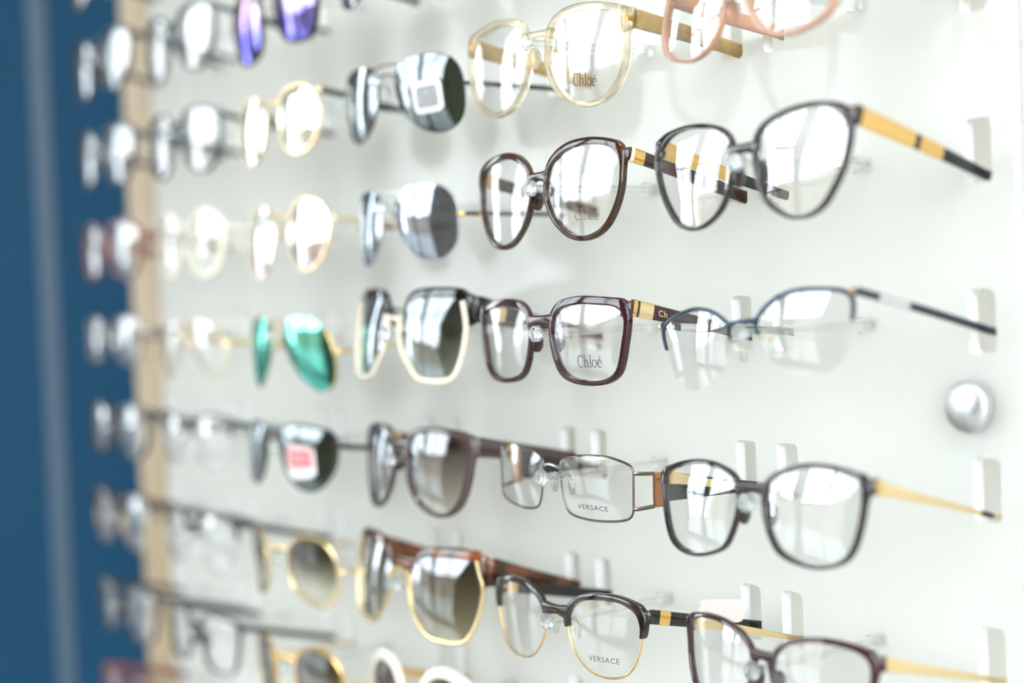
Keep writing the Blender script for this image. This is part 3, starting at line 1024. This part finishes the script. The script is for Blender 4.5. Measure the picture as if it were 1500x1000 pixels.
def boxy_sticker(pts, layers):
    """a square label stuck on the lens: pts = top-left, top-right, bottom-right, bottom-left; layers in unit square"""
    def make(lens_o, on):
        def at(u, v, lift):
            x = (1 - v) * ((1 - u) * pts[0][0] + u * pts[1][0]) + v * ((1 - u) * pts[3][0] + u * pts[2][0])
            z = (1 - v) * ((1 - u) * pts[0][1] + u * pts[1][1]) + v * ((1 - u) * pts[3][1] + u * pts[2][1])
            p = on(x, z)
            return (p[0], p[1] - lift, p[2])
        for name, rect, lift, mat in layers:
            if len(rect) == 4:      # free quad given by its four corners
                link(name, [at(u, v, lift) for u, v in rect], [(0, 1, 2, 3)], mat, lens_o, smooth=False)
                continue
            u0, u1, v0, v1, rad = rect
            V, Fc = [], []
            n = 10
            for i in range(n + 1):
                for j in range(n + 1):
                    u, v = i / n, j / n
                    # round the corners
                    cu, cv = u * 2 - 1, v * 2 - 1
                    m = 1 - rad * (cu * cu * cv * cv) ** 4 * .29
                    V.append(at(u0 + (u1 - u0) * (cu * m + 1) / 2, v0 + (v1 - v0) * (cv * m + 1) / 2, lift))
            for i in range(n):
                for j in range(n):
                    a = i * (n + 1) + j
                    Fc.append((a, a + 1, a + n + 2, a + n + 1))
            link(name, V, Fc, mat, lens_o)
    return make



SQ = boxy_sticker([(30.2, -4.5), (56.1, -3.4), (57.4, -23.4), (31.1, -24.5)],
                  [('sticker', (0, 1, 0, 1, .5), .05, PAPER), ('sticker_print', (.15, .86, .16, .84, .2), .15, STGREY),
                   ('sticker_script', ((.22, .62), (.30, .70), (.82, .36), (.80, .28)), .22, plain('pale_script_print', rgb(190, 192, 192), .5)),
                   ('sticker_script', ((.24, .50), (.28, .55), (.55, .36), (.52, .32)), .22, plain('pale_script_print', rgb(190, 192, 192), .5))])
RD = boxy_sticker([(20.6, 2.5), (50.5, 0.6), (51.5, -20.5), (21.5, -23.5)],
                  [('sticker', (0, 1, 0, 1, .6), .05, PAPER), ('sticker_print', (.05, .95, .06, .70, .3), .15, STPINK),
                   ('sticker_lettering', (.12, .32, .14, .28, 0), .22, STRED), ('sticker_lettering', (.4, .88, .14, .26, 0), .22, STRED),
                   ('sticker_lettering', (.12, .5, .34, .44, 0), .22, STRED), ('sticker_lettering', (.58, .86, .32, .46, 0), .22, STRED),
                   ('sticker_lettering', (.18, .9, .52, .66, .3), .22, STRED)])
G = spectacles
SUN = 'sunglasses'
# ---- column with the printed demo lenses (in focus)
G(-1, 1, Q('C1'), O('C1'), 'clear champagne plastic eyeglasses with serif lens print above the brown round pair', fm=CHAMP, wt=4.2, wb=3.2, wn=4.2, wo=4.2, D=4.5,
  zb=4.8, hb=1.8, zh=5.8, he=6.0, tm=OLIVE, h0=5.2, h1=4.0, tt=1.7, text=(SERIF, 31.5, -26.2, 50.2, -28.1, 7.0, INK), ttext=('C', 1, .42, 5.0, PALEGOLD, 1), zs=-9)
G(-1, 2, Q('C2'), O('C2'), 'glossy dark brown round plastic eyeglasses with gold hinge ring and faint lens print', fm=BROWN, wt=4.0, wb=2.8, wn=2.8, wo=2.6,
  zb=6.2, hb=2.5, zh=12.0, he=3.6, h0=3.8, h1=3.6, tt=1.7, bands=((.0, .025, IVORY), (.025, .11, GOLD)), text=(SERIF, 31.4, -20.3, 49.4, -21.7, 6.6, FAINT), zs=-9)
G(-1, 3, Q('C3'), O('C3'), 'square plum plastic eyeglasses with serif lens print and pale gold temple block', fm=PLUM, wt=4.6, wb=2.8, wn=2.8, wo=3.2,
  zb=7.0, hb=2.7, zh=13.0, he=3.8, h0=4.6, h1=3.0, tt=1.7, bands=((.0, .03, GOLD), (.05, .16, PALEGOLD)), text=(SERIF, 31.6, -18.9, 49.7, -18.8, 6.8, INK),
  ttext=('Ch', 1, .20, 3.4, PALEGOLD, 1), zs=-5)
G(-1, 4, Q('C4'), O('C4'), 'thin bronze metal rectangular eyeglasses with open link temples and capitals on the lens', front='wire', fm=GUN, wire=.65, wm=GUN,
  zb=5.5, zh=0, pads='wire', tm=BLACK, h0=10.5, h1=2.8, tt=1.3, link_temple=True, text=(CAPS, 23.5, -15.4, 45.7, -15.1, 2.7, INK), zs=-9, bm=STEEL)
G(-1, 5, Q('C5'), O('C5'), 'black browline eyeglasses with gold lower rims and capitals on the lens', front='brow', fm=DKTORT, wt=3.0, wb=2.2, wn=3.2, wo=3.6, wire=.6, wm=GOLD,
  zb=5.6, hb=2.8, zh=9.5, he=3.8, h0=4.0, h1=3.4, tt=1.6, pads='wire', tm=BLACK, bands=((.06, .15, GOLD),), text=(CAPS, 28.3, -18.8, 51.2, -18.1, 3.0, INK), zs=-7)
# ---- nearest column
G(0, 1, Q('D1'), scaled('D1', up=1.75), 'peach translucent plastic eyeglasses with printed pink temple, over the gold-templed oval pair', fm=PEACH, wt=3.2, wb=1.8, wn=2.2, wo=2.6,
  zb=5.0, hb=2.4, zh=9.0, he=3.4, h0=4.6, h1=3.8, tt=1.6, ttext=('CE', -1, .80, 4.2, IVORY, 1), zs=-3)
G(0, 2, Q('D2'), O('D2'), 'dark oval plastic eyeglasses with a broad gold temple section ending in black', fm=DKTORT, wt=2.4, wb=1.7, wn=2.2, wo=2.4, D=3.8,
  zb=6.5, hb=2.3, zh=14.6, he=3.8, h0=4.6, h1=2.6, tt=1.5, tm=BLACK, bands=((.0, .03, DKTORT), (.03, .42, GOLD), (.46, .64, GOLD)), zs=-10)
G(0, 3, Q('D3')[:3] + (-5.2, 6.4), O('D3'), 'thin navy half-rim eyeglasses hanging askew with rimless lower lenses', front='brow', fm=NAVY, wt=1.6, wb=1.2, wn=1.4, wo=1.5, D=2.0, wire=.2, wm=None,
  zb=4.6, hb=1.1, zh=10.6, he=1.6, h0=1.9, h1=2.0, tt=1.0, tm=BLUEBLK, pads='wire', bands=((.14, .36, STEEL),), zs=-3)
G(0, 4, Q('D4'), O('D4'), 'dark rounded-square plastic eyeglasses with slim plain gold temples', fm=DKTORT, wt=2.4, wb=1.9, wn=2.2, wo=2.4, D=3.8,
  zb=6.4, hb=2.3, zh=9.0, he=3.4, h0=3.8, h1=1.0, hp=.5, tt=1.1, tm=PALEGOLD, bands=((.0, .04, GOLD), (.88, .99, BLACK),), zs=-11)
G(0, 5, Q('D5'), O('D5'), 'dark burgundy plastic eyeglasses with bright gold temples beside the bar code tag', fm=PLUM, wt=2.4, wb=1.9, wn=2.3, wo=2.4, D=3.8,
  zb=5.6, hb=2.3, zh=11.0, he=3.4, h0=4.0, h1=1.4, hp=.5, tt=1.2, tm=PALEGOLD, zs=-9)
# ---- sunglasses column beside the printed lenses
G(-2, 0, (-86, 2.2, 0, 0, 0), scaled('B1', sz=.72), 'dark thin-rimmed aviator sunglasses above the pair with a square white sticker', SUN, 'wire', wire=.5, wm=MATBLACK, lens=L_DARK, zb=3, bridge2=9, zh=-2, tm=MATBLACK, h0=1.4, h1=1.4, tt=1.0, pads='wire')
G(-2, 1, Q('B1'), O('B1'), 'black aviator sunglasses with green lenses and a square white sticker', SUN, 'wire', wire=.55, wm=MATBLACK, lens=L_GREEN, zb=2.4, bridge2=9.6, zh=-8.3,
  tm=MATBLACK, h0=1.5, h1=1.6, tt=1.0, pads='wire', sticker=SQ, zs=-10)
G(-2, 2, Q('B2'), O('B2'), 'thin silver aviator sunglasses with silvery grey lenses, gold-tipped temples', SUN, 'wire', wire=.45, wm=STEEL, lens=L_GREY, zb=2.4, bridge2=9.3, zh=-8.6,
  tm=GUN, em=GOLD, h0=1.4, h1=1.4, tt=1.0, pads='wire', bands=((.12, .2, GOLD),), zs=-9)
G(-2, 3, Q('B3'), O('B3'), 'black and ivory oversized sunglasses with grey gradient lenses', SUN, 'combo', fm=BLACK, wt=6.0, wb=3, wn=3.4, wo=5.5, wire=1.3, wm=IVORY, lens=L_GRGR,
  zb=12.5, hb=2.4, zh=15.0, he=8.5, h0=8.5, h1=4.0, tt=1.8, pads='wire', zs=-3)
G(-2, 4, Q('B4'), O('B4'), 'taupe plastic sunglasses with pale brown gradient lenses and gold temple ring', SUN, fm=TAUPE, wt=4.0, wb=2.8, wn=3.4, wo=4.0, lens=L_TPGR,
  zb=9.0, hb=3.2, zh=9.5, he=6.5, h0=6.5, h1=4.0, tt=1.8, bands=((.26, .31, GOLD),), zs=-3)
G(-2, 5, Q('B5'), O('B5'), 'tortoiseshell and gold oversized sunglasses with olive brown gradient lenses', SUN, 'combo', fm=TORT, wt=5.5, wb=3, wn=3.2, wo=5.0, wire=.9, wm=PALEGOLD, lens=L_BRGR,
  zb=12.5, hb=2.4, zh=15.5, he=8.5, h0=9.0, h1=3.5, tt=1.8, pads='wire', zs=-5)
G(-2, 6, (-87, 2.2, -.05, 0, 0), circle(36, 0, 24.5, 24.5), 'round cream plastic sunglasses with plum lenses below the tortoiseshell pair', SUN, fm=CREAM, wt=7.0, wb=6, wn=4.5, wo=6, lens=L_PLUM, zb=8, hb=3, zh=14, tm=GOLD, h0=2, h1=2, tt=1.2)
# ---- mirrored sunglasses column
G(-3, 0, Q('P0'), scaled('P0', up=1.9), 'dark framed sunglasses with pink and violet mirrored lenses', SUN, fm=MATBLACK, wt=2.6, wb=1.8, wn=2, wo=2.2, lens=L_PURP, zb=4, hb=2, zh=3, h0=2.5, h1=2.0, tt=1.2, pads='wire', wm=GOLD)
G(-3, 1, Q('P1'), O('P1'), 'gold rimmed round sunglasses with bright silver-green mirrored lenses and dark temples', SUN, 'wire', wire=1.3, wm=PALEGOLD, lens=L_SILV, zb=4, zh=7, tm=MATBLACK, h0=2.2, h1=2.0, tt=1.1, pads='wire')
G(-3, 2, Q('P2'), O('P2'), 'gold rimmed sunglasses with silver-rose mirrored lenses and pale temples', SUN, 'wire', wire=1.1, wm=PALEGOLD, lens=L_ROSE, zb=3, zh=-3.5, tm=PALEGOLD, h0=1.4, h1=1.3, tt=.9, pads='wire')
G(-3, 3, Q('P3'), O('P3'), 'aviator sunglasses with turquoise green mirrored lenses and gold hinges', SUN, 'wire', wire=.6, wm=GOLD, lens=L_TEAL, zb=2.4, bridge2=8.5, zh=-13, tm=PALEGOLD, h0=1.4, h1=1.3, tt=.9, pads='wire')
G(-3, 4, Q('P4'), O('P4'), 'black metal sunglasses with dark green lenses and a red and white sticker', SUN, 'wire', wire=1.1, wm=MATBLACK, lens=L_GREEN, zb=9.5, zh=1.5, tm=MATBLACK, h0=1.9, h1=1.9, tt=1.1, pads='wire', sticker=RD)
G(-3, 5, Q('P5'), O('P5'), 'gold rimmed sunglasses with brown to clear lenses under the red-stickered pair', SUN, 'wire', wire=1.3, wm=PALEGOLD, lens=L_OLGR, zb=6.5, zh=-6.5, tm=PALEGOLD, h0=1.6, h1=1.4, tt=.9, pads='wire')
G(-3, 6, (-92, 3.0, .03, 0, 1.0), O('P5'), 'gold rimmed brown-lensed sunglasses at the bottom of the mirrored-lens column', SUN, 'wire', wire=1.5, wm=GOLD, lens=L_BRGR, zb=6.5, zh=-6.5, tm=PALEGOLD, h0=1.6, h1=1.4, tt=.9, pads='wire')
# ---- pale column
G(-4, 0, (-86, 1.6, 0, 0, 1.5), scaled('C2', .98, 1.0, -4), 'grey plastic eyeglasses with clear lenses beside the violet mirrored sunglasses', fm=GREYAC, zh=10, h0=2.6, h1=2.2)
G(-4, 1, (-86, 1.6, 0, 0, 0), scaled('C1', .92, 1.0, 3), 'grey translucent eyeglasses with dark temples beside the silver-green mirrored pair', fm=GREYAC, wt=2.6, wb=2, wn=2, wo=2.4, zh=9, tm=MATBLACK, h0=2.2, h1=2.0)
G(-4, 2, (-84, 1.6, 0, 0, 0), circle(35, -8, 23, 24), 'round cream rimmed eyeglasses with gold bridge', fm=CREAM, wt=3.4, wb=5.5, wn=3, wo=3.4, zb=5, hb=2, zh=4, tm=CREAM, h0=1.8, h1=1.6, pads='wire', wm=GOLD)
G(-4, 3, (-86, 1.8, .02, 0, 0), scaled('P3', .95, .9), 'thin gold aviator eyeglasses with clear lenses beside the turquoise mirrored pair', 'glasses', 'wire', wire=.7, wm=PALEGOLD, zb=2.4, bridge2=8, zh=-8, tm=PALEGOLD, h0=1.3, h1=1.2, tt=.9, pads='wire')
G(-4, 4, (-88, 1.8, 0, 0, 0), scaled('C5', .98, 1.0), 'silver half-rim eyeglasses with dark straight temples beside the red-stickered sunglasses', front='brow', fm=GREYAC, wt=2.2, wb=1.5, wn=1.8, wo=2, D=2.6, wire=.5, wm=STEEL, zb=6, hb=1.6, zh=11, h0=2.4, h1=2.2, tm=MATBLACK, pads='wire')
G(-4, 5, (-88, 1.8, 0, 0, 0), scaled('C5', 1.0, 1.08), 'black browline eyeglasses with clear lower lenses beside the brown-to-clear sunglasses', front='brow', fm=BLACK, wt=3.0, wb=2, wn=2.4, wo=2.6, D=3.4, wire=.5, wm=STEEL, zb=6, hb=2.2, zh=13, h0=2.8, h1=2.4, pads='wire')
G(-4, 6, (-88, 1.6, 0, 0, 0), scaled('C3', 1.0, 1.06), 'black thin rectangular eyeglasses with black straight temples', fm=MATBLACK, wt=2.2, wb=1.4, wn=1.7, wo=1.8, D=3.2, zh=12, h0=2.6, h1=2.6)
# ---- column against the blue wall
G(-5, -1, (-87, 1.6, 0, 0, 0), scaled('C3', 1.0, 1.0), 'brown eyeglasses on the highest rod beside the blue wall', fm=BROWN, zh=12, h0=2.8, h1=2.6)
G(-5, 0, (-87, 1.6, 0, 0, 2), scaled('D2', 1.0, 1.0), 'large dark brown oval eyeglasses second from the top beside the blue wall', fm=DKTORT, wt=3, wb=2.4, zh=13, h0=2.8, h1=2.6)
G(-5, 1, (-87, 1.6, 0, 0, 0), scaled('C2', .95, .95), 'dark blue-black round eyeglasses with dark temples in front of the blue wall', fm=BLUEBLK, zh=11, h0=2.8, h1=2.6)
G(-5, 2, (-87, 1.6, 0, 0, 0), scaled('C1', .9, .95, 3), 'red-brown plastic eyeglasses whose temples cross the wooden post', fm=REDBR, zh=4, h0=3.4, h1=3.0)
G(-5, 3, (-87, 1.6, 0, 0, 0), scaled('C3', .98, .98), 'dark metal eyeglasses with silver hinges beneath the red-brown pair', front='wire', fm=MATBLACK, wire=1.2, wm=GUN, zb=6, zh=4, tm=GUN, h0=1.8, h1=1.8, tt=1.0, pads='wire', em=STEEL)
G(-5, 4, (-87, 1.6, 0, 0, 0), scaled('D4', .96, 1.0), 'charcoal rounded-square eyeglasses between the dark metal and the brown browline pairs', fm=BLACK, wt=3, wb=2.4, zh=12, h0=2.6, h1=2.4)
G(-5, 5, (-87, 1.6, 0, 0, 0), scaled('C5', .98, 1.05), 'dark brown browline eyeglasses in front of the blue wall', front='brow', fm=BROWN, wt=4, wb=2, wn=2.6, wo=3, wire=.6, wm=GOLD, zb=6, zh=13, h0=3.2, h1=2.8, pads='wire')
G(-5, 6, (-87, 1.6, 0, 0, 0), scaled('C3', 1.0, 1.05), 'blue-black square eyeglasses just above the red-brown bottom pair', fm=BLUEBLK, wt=3.4, zh=13, h0=2.8, h1=2.6)
G(-5, 7, (-87, 1.6, 0, 0, 0), scaled('C3', 1.0, 1.0), 'red-brown square eyeglasses on the lowest rod beside the blue wall', fm=REDBR, wt=5, zh=13, h0=3.6, h1=3.2)

# ---- price tag with a bar code standing on the browline pair's temple
TAGM = plain('barcode_paper', rgb(236, 226, 220), .6)
_nt = TAGM.node_tree
_tc = _nt.nodes.new('ShaderNodeTexCoord')
_mp = _nt.nodes.new('ShaderNodeMapping')
_mp.inputs['Scale'].default_value = (0, 900, 0)
_ns = _nt.nodes.new('ShaderNodeTexNoise')
_ns.inputs['Detail'].default_value = 2
_ra = _nt.nodes.new('ShaderNodeValToRGB')
_ra.color_ramp.interpolation = 'CONSTANT'
_ra.color_ramp.elements[0].color = rgb(200, 172, 160)
_ra.color_ramp.elements[1].position = .48
_ra.color_ramp.elements[1].color = rgb(244, 238, 233)
_nt.links.new(_tc.outputs['Object'], _mp.inputs['Vector'])
_nt.links.new(_mp.outputs[0], _ns.inputs['Vector'])
_nt.links.new(_ns.outputs['Fac'], _ra.inputs['Fac'])
_nt.links.new(_ra.outputs['Color'], _nt.nodes['Principled BSDF'].inputs['Base Color'])
tv = []
out2 = circle(0, 0, 17, 6.6, .35)
TV = [(0, p[0], p[1]) for p in out2] + [(.4, p[0], p[1]) for p in out2]
n_ = len(out2)
TF = [tuple(range(n_)), tuple(range(2 * n_ - 1, n_ - 1, -1))] + [(i, (i + 1) % n_, n_ + (i + 1) % n_, n_ + i) for i in range(n_)]
tag = link('price_tag', TV, TF, TAGM, smooth=False, loc=((-PITCH + 73.4) * S, -27 * S, (zc(5) + 6.4) * S))
tag.rotation_euler = (math.radians(-8), 0, 0)
tag['label'] = 'small white bar code tag standing on the black browline temple'
tag['category'] = 'price tag'
